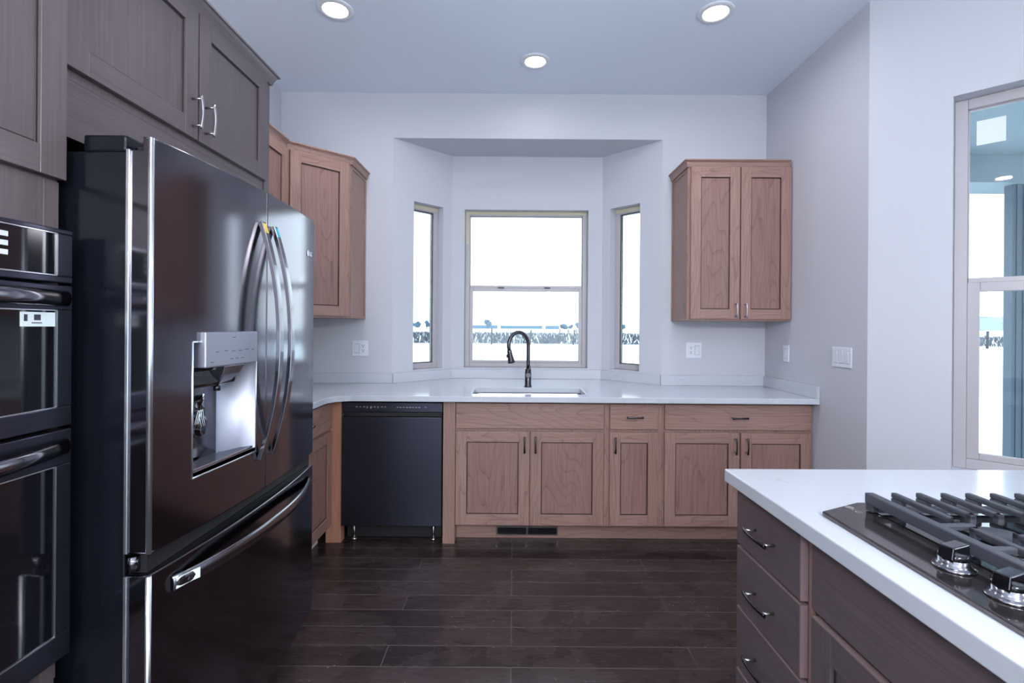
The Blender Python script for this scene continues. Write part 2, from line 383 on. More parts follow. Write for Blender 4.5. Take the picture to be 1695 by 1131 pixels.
# unseen globe pendants added behind the camera as fill light
def pendant(x, y, z, label):
    r = thing('fill_pendant', label, 'added fill light', (x, y, CEIL), group='added fill pendants behind the camera')
    bm = B(); lathe(bm, [(.06, -.001), (.06, -.02), (.01, -.025)], 24); OBJ('canopy', bm, 'bronze', r)
    bm = B(); cyl(bm, (0, 0, -.02), (0, 0, z-CEIL+.14), .006, 8); OBJ('rod', bm, 'bronze', r)
    bm = B(); bmesh.ops.create_uvsphere(bm, u_segments=24, v_segments=14, radius=.15, matrix=Matrix.Translation((0, 0, z-CEIL)))
    for fc in bm.faces: fc.smooth = True
    OBJ('globe', bm, 'fill_globe', r)
pendant(.70, -.55, 2.0, 'added fill pendant behind the camera on the island side')
pendant(-.45, -1.0, 2.0, 'added fill pendant behind the camera on the oven side')
# ================================================================ CABINETRY
def pull(parent, x, y, z, vert=True, L=.10, mat='bronze', out=.030, up=True):
    """arched bar pull on two posts, sticking out along local -Y"""
    bm = B(); pts = []; ra = []
    for i in range(13):
        t = -1+2*i/12; s = t*L/2; o_ = -(out+.006*(1-t*t)); pts.append((x, y+o_, z+s) if vert else (x+s, y+o_, z)); ra.append(.0042+.0022*abs(t))
    sweep(bm, pts, ra, [.0032]*13, (1, 0, 0) if vert else (0, 0, 1), 8)
    for s in (-L*.40, L*.40):
        p = (x, z+s) if vert else (x+s, z)
        cyl(bm, (p[0], y, p[1]), (p[0], y-out-.001, p[1]), .0038, 8, mi=1)
    return OBJ('handle', bm, [mat, 'nickel'], parent)
def shaker(parent, x0, x1, z0, z1, wd, rail=.066, t=.020, name='door', panel='Z'):
    """raised frame, recessed flat panel with a dark glaze line; returns the door object"""
    bm = B(); d = .009
    xa, xb, za, zb = x0+rail, x1-rail, z0+rail, z1-rail
    box(bm, x0, xa, -t, 0, z0, z1, 1); box(bm, xb, x1, -t, 0, z0, z1, 1)
    box(bm, xa, xb, -t, 0, z0, za, 0); box(bm, xa, xb, -t, 0, zb, z1, 0)
    box(bm, xa-.001, xb+.001, -t+d, -.002, za-.001, zb+.001, 3)
    g = .0058
    for q in ((xa, xa+g, za, zb), (xb-g, xb, za, zb), (xa+g, xb-g, za, za+g), (xa+g, xb-g, zb-g, zb)):
        box(bm, q[0], q[1], -t+d-.002, -t+d, q[2], q[3], 2)
    return OBJ(name, bm, [wd+'_X', wd+'_Z', 'glaze' if wd == 'cherry' else 'dark_glaze', 'cherry_panel' if wd == 'cherry' else 'dark_Z'], parent, bevel=.0016, seg=1)
def slab(parent, x0, x1, z0, z1, wd, name='drawer', t=.020):
    bm = B(); box(bm, x0, x1, -t, 0, z0, z1); return OBJ(name, bm, wd+'_X', parent, bevel=.0025)
def carcass(parent, w_, d, z0, z1, wd, toe=None, hollow=False, name='body'):
    bm = B()
    if hollow:
        box(bm, 0, .018, 0, d, z0, z1, 0); box(bm, w_-.018, w_, 0, d, z0, z1, 0); box(bm, .018, w_-.018, 0, d, z0, z0+.018, 0); box(bm, .018, w_-.018, 0, .02, z0+.018, z1, 0)
    else: box(bm, 0, w_, 0, d, z0, z1, 0)
    o = OBJ(name, bm, wd+'_Z', parent, bevel=.001, seg=1)
    if toe:
        bm = B(); box(bm, 0, w_, toe, toe+.018, 0.0, z0); OBJ('toe_board', bm, wd+'_X', parent)
    return o
FY = 3.03; TOP = .877; DZ0, DZ1 = .114, .692; RZ0, RZ1 = .709, .865; DEP = .545
# sink cabinet
sx = -.427
c = thing('sink_cabinet', 'reddish brown cherry base cabinet with two doors and a plain false front under the sink', 'cabinet', (sx, FY, 0), group='cherry base cabinets along the window wall')
bm = B(); box(bm, 0, .074, -.025, .5, 0.0, TOP); OBJ('end_post', bm, 'cherry_Z', c, bevel=.001)
W = .565-sx
bm = B(); a = .0745
box(bm, a, a+.018, 0, DEP, .105, TOP); box(bm, W-.018, W, 0, DEP, .105, TOP); box(bm, a+.018, W-.018, 0, DEP, .105, .123)
box(bm, a+.018, W-.018, 0, .018, .123, TOP); OBJ('body', bm, 'cherry_Z', c)
slab(c, -.349-sx, .559-sx, RZ0, RZ1, 'cherry', 'false_front')
d = shaker(c, -.349-sx, .103-sx, DZ0, DZ1, 'cherry'); pull(d, .103-sx-.030, -.020, .615)
d = shaker(c, .110-sx, .559-sx, DZ0, DZ1, 'cherry'); pull(d, .110-sx+.030, -.020, .615)
bm = B()
rx0, rx1 = -.10-sx, .29-sx      # opening for the register
box(bm, a, rx0, .07, .088, 0, .105); box(bm, rx1, W, .07, .088, 0, .105); box(bm, rx0, rx1, .07, .088, 0, .018); box(bm, rx0, rx1, .07, .088, .072, .105)
OBJ('toe_board', bm, 'cherry_X', c)
# register
r = thing('floor_register', 'black slotted heating register set in the toe board below the sink cabinet', 'vent', (sx+rx0, FY+.068, .018))
w_ = rx1-rx0
bm = B(); box(bm, 0, w_, -.004, 0.001, 0, .006); box(bm, 0, w_, -.004, .001, .048, .054); box(bm, 0, .008, -.004, .001, .006, .048); box(bm, w_-.008, w_, -.004, .001, .006, .048); box(bm, w_/2-.006, w_/2+.006, -.004, .001, .006, .048)
OBJ('frame', bm, 'bronze', r)
bm = B()
for k in range(6): box(bm, .008, w_-.008, 0.002, .012, .008+k*.0068, .0105+k*.0068)
OBJ('louver', bm, 'black_matte', r)
# narrow drawer cabinet
c = thing('narrow_base_cabinet', 'narrow cherry base cabinet with one drawer over one door beside the sink cabinet', 'cabinet', (.566, FY, 0), group='cherry base cabinets along the window wall')
carcass(c, .924-.566, DEP, .105, TOP, 'cherry', .07)
d = slab(c, .598-.566, .896-.566, RZ0, RZ1, 'cherry'); pull(d, .181, -.020, .787, False)
d = shaker(c, .598-.566, .899-.566, DZ0, DZ1, 'cherry'); pull(d, .598-.566+.030, -.020, .615)
# wide cabinet
c = thing('wide_base_cabinet', 'wide cherry base cabinet with long drawer over two doors at the right wall', 'cabinet', (.925, FY, 0), group='cherry base cabinets along the window wall')
carcass(c, 1.847-.925, DEP, .105, TOP, 'cherry', .07)
d = slab(c, .936-.925, .915, RZ0, RZ1, 'cherry'); pull(d, .463, -.020, .787, False)
d = shaker(c, .011, .470, DZ0, DZ1, 'cherry'); pull(d, .470-.030, -.020, .615)
d = shaker(c, .480, .915, DZ0, DZ1, 'cherry'); pull(d, .480+.030, -.020, .615)
# left run base cabinet (faces +X), with raw corner post
c = thing('corner_base_cabinet', 'cherry base cabinet with drawer and door between the refrigerator and dishwasher', 'cabinet', (-1.125, 2.17, 0), PI/2)
carcass(c, .83, .59, .105, TOP, 'cherry', .07)
d = slab(c, .05, .825, RZ0, RZ1, 'cherry'); pull(d, .44, -.020, .787, False)
d = shaker(c, .05, .825, DZ0, DZ1, 'cherry'); pull(d, .09, -.02, .615)
bm = B(); box(bm, .836, .90, -.073, .02, 0, TOP); OBJ('corner_post', bm, 'raw_Z', c, bevel=.001, label='orange toned unfinished corner post')
bm = B(); box(bm, .70, .835, .068, .0695, .0, .10); OBJ('toe_cover', bm, 'shim', c, label='white board at the toe space')

# ---------------------------------------------------------------- dishwasher
c = thing('dishwasher', 'dark blue-black built-in dishwasher with top control strip', 'dishwasher', (-1.046, 3.0, 0))
bm = B(); box(bm, .006, .609, .03, .58, .12, .868); OBJ('tub', bm, 'black_matte', c)
bm = B(); box(bm, 0, .615, -.006, .03, .808, .866); OBJ('control_panel', bm, 'black_steel_flat', c, bevel=.003)
bm = B(); box(bm, .002, .613, -.012, .03, .112, .778, 0); box(bm, .01, .605, .01, .03, .778, .808, 1); box(bm, .002, .01, -.004, .03, .778, .808, 0); box(bm, .605, .613, -.004, .03, .778, .808, 0)
OBJ('door', bm, ['black_steel_flat', 'black_matte'], c, bevel=.003, label='plain dark door with pocket handle slot')
bm = B(); box(bm, .012, .603, .075, .09, .012, .11); OBJ('kick_plate', bm, 'black_matte', c)
for x in (.06, .555):
    bm = B(); cyl(bm, (x, .06, 0), (x, .06, .115), .008); lathe(bm, [(.018, 0), (.018, .012), (.008, .016)], 12, (x, .06, 0)); OBJ('foot', bm, 'steel', c)
bm = B()
for k in range(9):
    wdt = rnd.uniform(.008, .016); x = .085+k*.022; box(bm, x, x+wdt, -.0068, -.006, .838, .8405)
    if k in (3, 4, 6): box(bm, x, x+wdt*.7, -.0068, -.006, .831, .833)
for k in range(8):
    wdt = rnd.uniform(.009, .014); x = .335+k*.019; box(bm, x, x+wdt, -.0068, -.006, .836, .8385)
box(bm, .505, .517, -.0068, -.006, .838, .840)
OBJ('control_marks', bm, 'mark_light', c)

# ---------------------------------------------------------------- countertop with backsplash
def arc(cx, cy, r, a0, a1, n=8): return [(cx+r*math.cos(math.radians(a0+(a1-a0)*i/n)), cy+r*math.sin(math.radians(a0+(a1-a0)*i/n))) for i in range(n+1)]
CF = 2.945; CX = -1.083; CT = .914; SL = .034; e = .002
outer = [(XL+e, 2.16), (CX, 2.16)] + [(CX+.13-.13*math.cos(t*PI/20), CF-.13+.13*math.sin(t*PI/20)) for t in range(0, 11)] + [(XR-e, CF), (XR-e, YB-e), (C_[0]-e, YB-e), (D_[0]-e/2, BAY-e), (B_[0]+e/2, BAY-e), (A_[0]+e, YB-e), (XL+e, YB-e)]
SX0, SX1, SY0, SY1 = -.258, .462, 3.062, 3.38
def rrect(x0, x1, y0, y1, r, n=5):
    return arc(x1-r, y0+r, r, -90, 0, n)+arc(x1-r, y1-r, r, 0, 90, n)+arc(x0+r, y1-r, r, 90, 180, n)+arc(x0+r, y0+r, r, 180, 270, n)
hole = rrect(SX0, SX1, SY0, SY1, .02)
def slab_holes(bm, outer, holes, z0, z1):
    for z in (z0, z1):
        es = []
        for lp in [outer]+holes:
            vs = [bm.verts.new((x, y, z)) for x, y in lp]
            es += [bm.edges.new((vs[i], vs[(i+1) % len(vs)])) for i in range(len(vs))]
        bmesh.ops.triangle_fill(bm, edges=es, use_beauty=True)
    for lp in [outer]+holes:
        n = len(lp)
        for i in range(n):
            p, q = lp[i], lp[(i+1) % n]; bm.faces.new([bm.verts.new(v) for v in ((*p, z0), (*q, z0), (*q, z1), (*p, z1))])
    bmesh.ops.remove_doubles(bm, verts=bm.verts, dist=1e-5)
bm = B(); slab_holes(bm, outer, [hole], CT-SL, CT)
ct = OBJ('countertop', bm, 'quartz', bevel=.003, label='long white quartz countertop running under the bay window with curved left corner', cat='countertop')
BS = .074; bt = .02
def bsp(p, q, name='backsplash'):
    dx, dy = q[0]-p[0], q[1]-p[1]; L = math.hypot(dx, dy); nx, ny = dy/L, -dx/L   # interior side
    bm = B(); prism(bm, [p, (p[0]+nx*bt, p[1]+ny*bt), (q[0]+nx*bt, q[1]+ny*bt), q], CT+.0005, CT+BS)
    OBJ(name, bm, 'quartz', ct, bevel=.0015)
bsp((XL+e, YB-e), (A_[0]+.008, YB-e)); bsp((A_[0]+.003, YB-e), (B_[0]+.003, BAY-e)); bsp((B_[0]+.003, BAY-e), (D_[0]-.003, BAY-e))
bsp((D_[0]-.003, BAY-e), (C_[0]-.003, YB-e)); bsp((C_[0]-.008, YB-e), (XR-e, YB-e)); bsp((XR-e, YB-.023), (XR-e, CF))
# sink
bm = B()
def lp(x0, x1, y0, y1, r, z): return [(x, y, z) for x, y in rrect(x0, x1, y0, y1, r)]
g = .006
loft(bm, [lp(SX0-.015, SX1+.015, SY0-.009, SY1+.012, .03, CT-SL-.001), lp(SX0-g*.5, SX1+g*.5, SY0-g*.5, SY1+g*.5, .03, CT-SL-.001), lp(SX0, SX1, SY0, SY1, .03, CT-SL-.006),
          lp(SX0+.004, SX1-.004, SY0+.004, SY1-.004, .035, CT-.2), lp(SX0+.03, SX1-.03, SY0+.03, SY1-.03, .03, CT-.225)], False, True, 0, True)
s = OBJ('sink', bm, 'steel', fix=False, label='undermount stainless steel sink basin below the faucet', cat='sink')
md = s.modifiers.new('sol', 'SOLIDIFY'); md.thickness = .0012
bm = B(); lathe(bm, [(.045, 0), (.045, .003), (.03, .003), (.028, -.001)], 20, ((SX0+SX1)/2, (SY0+SY1)/2, CT-.223)); OBJ('drain', bm, 'steel', s)
# faucet
FX, FYY = .105, 3.44
f = thing('faucet', 'dark gunmetal gooseneck pull-down faucet behind the sink', 'faucet', (FX, FYY, CT+.0008))
bm = B(); lathe(bm, [(.027, 0), (.027, .006), (.0235, .010), (.0225, .10), (.021, .125), (.0155, .13)], 24); OBJ('base', bm, 'bronze', f)
bm = B(); R = .078; pts = [(0, 0, .12+i*.04) for i in range(5)]
zc = .29; dirx, diry = -.88, -.47
for i in range(17):
    t = i/16*math.radians(200); rr = R*(1-math.cos(t)); pts.append((dirx*rr, diry*rr, zc+R*math.sin(t)*1.18))
sweep(bm, pts, .0135, .0135, (-diry, dirx, 0), 14); OBJ('spout', bm, 'bronze', f)
bm = B(); p = Vector(pts[-1]); dv = (p-Vector(pts[-2])).normalized(); side = Vector((-diry, dirx, 0))
q = [p-dv*.002, p+dv*.004, p+dv*.03, p+dv*.075, p+dv*.088, p+dv*.09]
sweep(bm, q, [.0145, .017, .0175, .0245, .0255, .021], [.0145, .017, .0175, .0245, .0255, .021], side, 18); sh = OBJ('spray_head', bm, 'bronze', f)
bm = B(); pp = p+dv*.04+Vector((-.018, -.008, 0)); lathe(bm, [(.006, -.012), (.009, -.006), (.009, .008), (.004, .012)], 10, tuple(pp)); OBJ('spray_button', bm, 'black_matte', sh)
bm = B(); cyl(bm, (0, -.015, .083), (0, -.040, .083), .018, 20); cyl(bm, (0, -.040, .083), (0, -.046, .083), .016, 20); sweep(bm, [(.0, -.034, .09), (.006, -.04, .12), (.015, -.045, .15)], [.006, .0055, .005], .004, (1, 0, 0), 8); OBJ('lever', bm, 'bronze', f)

# ---------------------------------------------------------------- upper cabinets
UZ0, UZ1 = 1.385, 2.395
def crown(parent, path, z0, z1, out, name='crown', mat='cherry_X'):
    """path of (x,y) along the cabinet faces, outward = right-hand normal"""
    prof = [(0, z0), (.006, z0), (.010, z0+.25*(z1-z0)), (.55*out, z0+.62*(z1-z0)), (.8*out, z0+.8*(z1-z0)), (out, z0+.84*(z1-z0)), (out, z1), (0, z1)]
    n = len(path); loops = []
    for i, p in enumerate(path):
        ns = []
        for a, b_ in ((i-1, i), (i, i+1)):
            if a >= 0 and b_ < n:
                dx, dy = path[b_][0]-path[a][0], path[b_][1]-path[a][1]; L = math.hypot(dx, dy); ns.append(Vector((dy/L, -dx/L)))
        nn = ns[0] if len(ns) == 1 else (ns[0]+ns[1])/(1+ns[0].dot(ns[1]))
        loops.append([(p[0]+nn.x*o_, p[1]+nn.y*o_, z) for o_, z in prof])
    bm = B(); loft(bm, loops, True, True); return OBJ(name, bm, mat, parent)
def side_panel(parent, name, x, y0, y1, z0, z1, sgn, wd):
    """framed end panel in the plane x, facing sgn"""
    bm = B(); r_ = .02; t = .006
    xa, xb = (x, x+sgn*t) if sgn > 0 else (x-t, x)
    box(bm, xa, xb, y0, y0+r_, z0, z1, 0); box(bm, xa, xb, y1-r_, y1, z0, z1, 0); box(bm, xa, xb, y0+r_, y1-r_, z0, z0+r_, 0); box(bm, xa, xb, y0+r_, y1-r_, z1-r_, z1, 0)
    return OBJ(name, bm, [wd+'_Z'], parent, bevel=.001, seg=1)
ux = 1.163
c = thing('wall_cabinet', 'cherry two-door wall cabinet with crown hung on the right of the bay window', 'cabinet', (ux, 3.27, UZ0))
UW = 1.846-ux; UH = UZ1-UZ0
bm = B(); box(bm, 0, UW, 0, .328, 0, UH+.045); OBJ('body', bm, 'cherry_Z', c, bevel=.001)
d = shaker(c, .012, .337, .012, UH+.012, 'cherry'); pull(d, .337-.028, -.020, .07, mat='nickel')
d = shaker(c, .345, UW-.006, .012, UH+.012, 'cherry'); pull(d, .345+.028, -.020, .07, mat='nickel')
side_panel(c, 'end_panel', 0, .002, .327, 0, UH+.012, -1, 'cherry')
crown(c, [(-.006, .328), (-.006, -.004), (UW-.012, -.004)][::1], UH+.014, UH+.062, .026)

# left diagonal corner cabinet
k = 1.0
c = thing('corner_wall_cabinet', 'cherry diagonal corner wall cabinet beside the bay window, above the refrigerator side', 'cabinet', (0, 0, UZ0))
P = [(-1.095, 3.598), (-1.095, 3.27), (-1.39, 2.975), (-1.718, 2.975), (-1.718, 3.598)]
bm = B(); prism(bm, P[::-1], 0, UH+.045); OBJ('body', bm, 'cherry_Z', c)
diag = bpy.data.objects.new('door', None)
ang = math.atan2(3.27-2.975, -1.095+1.39); LD = math.hypot(.295, .295)
d = shaker(c, .018, LD-.018, .012, UH+.012, 'cherry'); d.location = (-1.39, 2.975, 0); d.rotation_euler.z = ang
side_panel(c, 'end_panel', -1.095, 3.272, 3.598, 0, UH+.012, 1, 'cherry')
crown(c, [(-1.39, 2.975-.0), (-1.395, 2.975), (-1.089, 3.268), (-1.089, 3.598)][1:], UH+.014, UH+.062, .026)
c = thing('left_wall_cabinet', 'cherry wall cabinet on the left wall partly hidden behind the refrigerator cabinet', 'cabinet', (-1.39, 2.165, UZ0), PI/2)
bm = B(); box(bm, 0, .808, 0, .328, 0, UH+.045); OBJ('body', bm, 'cherry_Z', c)
shaker(c, .012, .40, .012, UH+.012, 'cherry'); shaker(c, .406, .79, .012, UH+.012, 'cherry')
crown(c, [(0, -.004), (.79, -.004)], UH+.014, UH+.062, .026)

# over-refrigerator cabinet and its side panel
FRX = -1.08
c = thing('over_fridge_cabinet', 'dark stained two-door cabinet with crown above the refrigerator', 'cabinet', (FRX, 1.135, 1.79), PI/2)
CW = 2.10-1.135
bm = B(); box(bm, 0, CW, .0, .638, .14, .60); OBJ('body', bm, 'dark_Z', c)
bm = B(); box(bm, 0, CW, .001, .02, .0, .14); OBJ('filler_panel', bm, 'dark_X', c)
d = shaker(c, 1.155-1.135, 1.637-1.135, .163, .595, 'dark', .062, .02); pull(d, 1.637-1.135-.03, -.02, .245, mat='nickel', L=.11)
d = shaker(c, 1.645-1.135, 2.094-1.135, .163, .595, 'dark', .062, .02); pull(d, 1.645-1.135+.03, -.02, .245, mat='nickel', L=.11)
crown(c, [(.0, -.006), (CW+.045, -.006), (CW+.045, .1)], .598, .645, .030, mat='dark_X')
bm = B(); box(bm, -1.70, -1.075, 2.102, 2.142, 0, 2.386); OBJ('refrigerator_end_panel', bm, 'dark_Z', bevel=.001, label='tall dark wood panel standing between the refrigerator and the left wall cabinet', cat='panel')

# tall oven cabinet
c = thing('tall_oven_cabinet', 'tall dark stained cabinet surrounding the wall ovens at the left edge', 'cabinet', (-1.045, .30, 0), PI/2)
TW = 1.118-.30
bm = B(); box(bm, 0, TW, 0, .66, 1.62, 2.39); box(bm, 0, TW, 0, .66, .10, .53); box(bm, 0, .02, 0, .66, .53, 1.62); box(bm, TW-.02, TW, 0, .66, .53, 1.62); OBJ('body', bm, 'dark_Z', c)
bm = B(); box(bm, TW-.036, TW, -.004, .02, .53, 1.66); OBJ('stile', bm, 'dark_Z', c, bevel=.001)
bm = B(); box(bm, 0, .036, -.004, .02, .53, 1.66); OBJ('stile', bm, 'dark_Z', c, bevel=.001)
bm = B(); box(bm, .037, TW-.037, -.002, .02, 1.535, 1.66); OBJ('filler_panel', bm, 'dark_Z', c)
d = shaker(c, .004, TW/2-.003, 1.665, 2.37, 'dark', .062); pull(d, TW/2-.035, -.02, 1.76, mat='nickel')
d = shaker(c, TW/2+.003, TW+.002, 1.665, 2.37, 'dark', .062); pull(d, TW/2+.035, -.02, 1.76, mat='nickel')
d = slab(c, .01, TW-.008, .12, .52, 'dark'); pull(d, TW/2, -.02, .40, False, mat='nickel')
crown(c, [(0, -.006), (TW, -.006)], 2.374, 2.435, .03, mat='dark_X')
bm = B(); box(bm, 0, TW, .06, .078, 0, .10); OBJ('toe_board', bm, 'dark_X', c)

# ---------------------------------------------------------------- double wall oven
OX = -.992
c = thing('double_oven', 'black stainless double wall oven with curved bar handles built into the tall cabinet', 'oven', (OX, .345, 0), PI/2)
OW = 1.100-.345
bm = B(); box(bm, .012, OW-.012, .05, .6, .60, 1.528); OBJ('housing', bm, 'black_matte', c)
def oven_panel(name, z0, z1, gz0, gz1, gx=.036):
    bm = B(); box(bm, 0, OW, .012, .050, z0, z1, 0)
    # rim pieces around the glass
    box(bm, 0, OW, 0, .012, gz1, z1, 0); box(bm, 0, OW, 0, .012, z0, gz0, 0); box(bm, 0, gx, 0, .012, gz0, gz1, 0); box(bm, OW-gx, OW, 0, .012, gz0, gz1, 0)
    o_ = OBJ(name, bm, 'black_steel_flat', c, bevel=.002)
    bm = B(); box(bm, gx, OW-gx, .002, .0125, gz0, gz1); OBJ('glass', bm, 'black_gloss', o_)
    bm = B(); t = .0022
    for q in ((gx, gx+t, gz0, gz1), (OW-gx-t, OW-gx, gz0, gz1), (gx, OW-gx, gz0, gz0+t), (gx, OW-gx, gz1-t, gz1)): box(bm, q[0], q[1], -.0008, .003, q[2], q[3])
    OBJ('glass_trim', bm, 'edge_chrome', o_)
    return o_
oven_panel('control_panel', 1.428, 1.545, 1.442, 1.535)
up = oven_panel('upper_door', 1.112, 1.422, 1.155, 1.368)
lo = oven_panel('lower_door', .600, 1.104, .655, 1.028)
def oven_handle(par, z, out=.05):
    bm = B(); n = 16; pts = []
    for i in range(n+1):
        t = -1+2*i/n; pts.append((OW/2+t*(OW/2-.02), -.006-out*(1-abs(t)**2.2), z))
    sweep(bm, pts, .017, .009, (0, 0, 1), 12); OBJ('handle', bm, 'black_steel', par)
oven_handle(up, 1.393); oven_handle(lo, 1.068)
bm = B(); box(bm, OW-.115, OW-.040, .0008, .002, 1.332, 1.362); st = OBJ('oven_sticker', bm, 'sticker_white', up, label='small white instruction sticker on the upper oven glass')
bm = B(); box(bm, OW-.087, OW-.073, 0.0002, .0008, 1.345, 1.357); box(bm, OW-.092, OW-.070, 0.0002, .0008, 1.3385, 1.3405); box(bm, OW-.108, OW-.101, 0.0002, .0008, 1.343, 1.357); OBJ('sticker_marks', bm, 'mark_dark', st)
bm = B()
for z in (1.52, 1.502, 1.484): box(bm, OW-.158, OW-.140, .0008, .002, z-.011, z-.001)
OBJ('pale_bars', bm, 'mark_light', c)  # three pale bars on the oven control panel

# ================================================================ REFRIGERATOR
Y0, Y1 = 1.140, 2.070; YM = 1.605
f = thing('refrigerator', 'large black stainless french door refrigerator with ice and water dispenser', 'refrigerator', (0, 0, 0))
bm = B(); box(bm, -1.66, -.905, Y0+.004, Y1-.004, .10, 1.742); OBJ('case', bm, 'black_case', f, bevel=.004)
bm = B(); box(bm, -1.62, -.95, Y0+.02, Y1-.02, .0, .10); OBJ('base', bm, 'black_matte', f)
for y in (Y0+.01, Y1-.13):
    bm = B(); box(bm, -1.015, -.912, y, y+.12, 1.743, 1.784); OBJ('hinge_cover', bm, 'black_case', f, bevel=.006)
    bm = B(); box(bm, -.91, -.866, y+.03, y+.075, 1.7465, 1.765); box(bm, -.885, -.868, y+.012, y+.05, 1.7465, 1.772); OBJ('hinge', bm, 'black_matte', f, bevel=.002)
def bow(y, base=-.845, h=.030): return base+h*(1-((y-YM)/.465)**2)
XB = -.900
def bowed(name, ya, yb, z0, z1, notch=None, n=14, edge=.018, mats=('black_steel', 'edge_chrome', 'dispenser_silver'), h=.030, XB=-.900, lip=None):
    """door slab whose front follows the bow; optional (ya,yb,za,zb) through-notch in the front with a recess"""
    ys = [ya+(yb-ya)*i/n for i in range(n+1)]
    if notch: ys = sorted(set([y for y in ys if not (abs(y-notch[0]) < .008 or abs(y-notch[1]) < .008)]+[notch[0], notch[1]]))
    zs = sorted({z0, z1, *( [notch[2], notch[3]] if notch else [])})
    bm = B(); F = {}
    def v(y, z):
        kk = (round(y, 5), round(z, 5))
        if kk not in F: F[kk] = bm.verts.new((bow(y, h=h), y, z))
        return F[kk]
    for a, b_ in zip(ys, ys[1:]):
        for c_, d_ in zip(zs, zs[1:]):
            if notch and a >= notch[0]-1e-6 and b_ <= notch[1]+1e-6 and c_ >= notch[2]-1e-6 and d_ <= notch[3]+1e-6: continue
            fc = bm.faces.new((v(a, c_), v(b_, c_), v(b_, d_), v(a, d_))); fc.smooth = True
    def q(*p, mi=0):
        fc = bm.faces.new([bm.verts.new(t) for t in p]); fc.material_index = mi
    for yy, s_ in ((ya, -1), (yb, 1)):
        q((bow(yy, h=h), yy, z0), (bow(yy, h=h), yy, z1), (XB, yy, z1), (XB, yy, z0))
    q((XB, ya, z0), (XB, ya, z1), (XB, yb, z1), (XB, yb, z0))
    if lip:
        zl, XL_ = lip
        bm.faces.ensure_lookup_table(); bmesh.ops.delete(bm, geom=bm.faces[-3:], context='FACES')
        for yy in (ya, yb): q((bow(yy, h=h), yy, z0), (bow(yy, h=h), yy, z1), (XL_, yy, z1), (XL_, yy, zl), (XB, yy, zl), (XB, yy, z0))
        q((XB, ya, z0), (XB, ya, zl), (XB, yb, zl), (XB, yb, z0)); q((XL_, ya, zl), (XL_, ya, z1), (XL_, yb, z1), (XL_, yb, zl)); q((XB, ya, zl), (XL_, ya, zl), (XL_, yb, zl), (XB, yb, zl))
        for a, b_ in zip(ys, ys[1:]):
            q((bow(a, h=h), a, z0), (bow(b_, h=h), b_, z0), (XB, b_, z0), (XB, a, z0)); q((bow(a, h=h), a, z1), (bow(b_, h=h), b_, z1), (XL_, b_, z1), (XL_, a, z1))
        return bm
    for zz in (z0, z1):
        for a, b_ in zip(ys, ys[1:]): q((bow(a, h=h), a, zz), (bow(b_, h=h), b_, zz), (XB, b_, zz), (XB, a, zz))
    return bm
NZ = (1.268, 1.552, .938, 1.292)
SPL = 1.612
dl = OBJ('left_door', bowed('d', Y0, SPL-.003, .80, 1.776, NZ, lip=(1.746, -.868)), ['black_steel'], f, fix=False)
dr = OBJ('right_door', bowed('d', SPL+.003, Y1, .80, 1.776, lip=(1.746, -.868)), ['black_steel'], f, fix=False)
fz = OBJ('freezer_drawer', bowed('d', Y0, Y1, .14, .752), ['black_steel'], f, fix=False)
for o_ in (dl, dr, fz):
    bmx = bmesh.new(); bmx.from_mesh(o_.data); bmesh.ops.remove_doubles(bmx, verts=bmx.verts, dist=1e-5); bmesh.ops.recalc_face_normals(bmx, faces=bmx.faces)
    for fc in bmx.faces: fc.smooth = True
    bmx.to_mesh(o_.data); bmx.free()
    md = o_.modifiers.new('bevel', 'BEVEL'); md.width = .005; md.segments = 3; md.limit_method = 'ANGLE'; md.angle_limit = math.radians(50); md.harden_normals = True
# bright edge trims at the near side of doors and drawer
for par, z0, z1 in ((dl, .803, 1.745), (fz, .143, .750)):
    bm = B(); box(bm, -.902, -.894, Y0-.005, Y0+.001, z0, z1); OBJ('edge_trim', bm, 'edge_chrome', par, bevel=.001, label='bright metal edge strip')
    bm = B(); sweep(bm, [(-.8475, Y0+.0015, z0), (-.8475, Y0+.0015, z1+(.028 if par is dl else 0))], .0062, .0062, (1, 0, 0), 12); OBJ('corner_trim', bm, 'edge_chrome', par, label='bright rounded front corner strip')
# dark gap between doors and drawer
bm = B(); box(bm, -.905, -.858, Y0+.012, Y1-.01, .753, .799); OBJ('gap_channel', bm, 'black_matte', f)
bm = B(); cyl(bm, (-.885, Y0+.004, .762), (-.885, Y0+.004, .797), .013, 16); OBJ('middle_hinge', bm, 'black_steel', f)
# dispenser: recess lining, control block, chute, tray
dy0, dy1, dz0, dz1 = NZ
r_ = OBJ('dispenser', B(), 'dispenser_silver', dl) if False else None
bm = B(); n = 10; depth = .085
loops = []
for i in range(n+1):
    y = dy0+(dy1-dy0)*i/n; u = (i/n); dd = depth*min(1, math.sin(min(u, 1-u)*PI*1.0)*1.6) if 0 < u < 1 else 0.0
    loops.append((y, bow(y)-.001-dd))
for (ya, xa), (yb, xb) in zip(loops, loops[1:]):
    fc = bm.faces.new([bm.verts.new(p) for p in ((xa, ya, dz0+.012), (xb, yb, dz0+.012), (xb, yb, dz1), (xa, ya, dz1))]); fc.smooth = True
ft = [bm.verts.new((x, y, dz0+.012)) for y, x in loops]
bm.faces.new(ft)
ft = [bm.verts.new((x, y, dz1)) for y, x in loops]; bm.faces.new(ft)
bmesh.ops.remove_doubles(bm, verts=bm.verts, dist=1e-5)
dsp = OBJ('dispenser_recess', bm, 'dispenser_silver', dl, label='silver curved recess of the ice and water dispenser')
bm = B(); t = .0028
pts_b = [(bow(dy0+(dy1-dy0)*i/8)+.0005, dy0+(dy1-dy0)*i/8) for i in range(9)]
for zz in (dz0, dz1): sweep(bm, [(x, y, zz) for x, y in pts_b], t, t*.6, (0, 0, 1), 8)
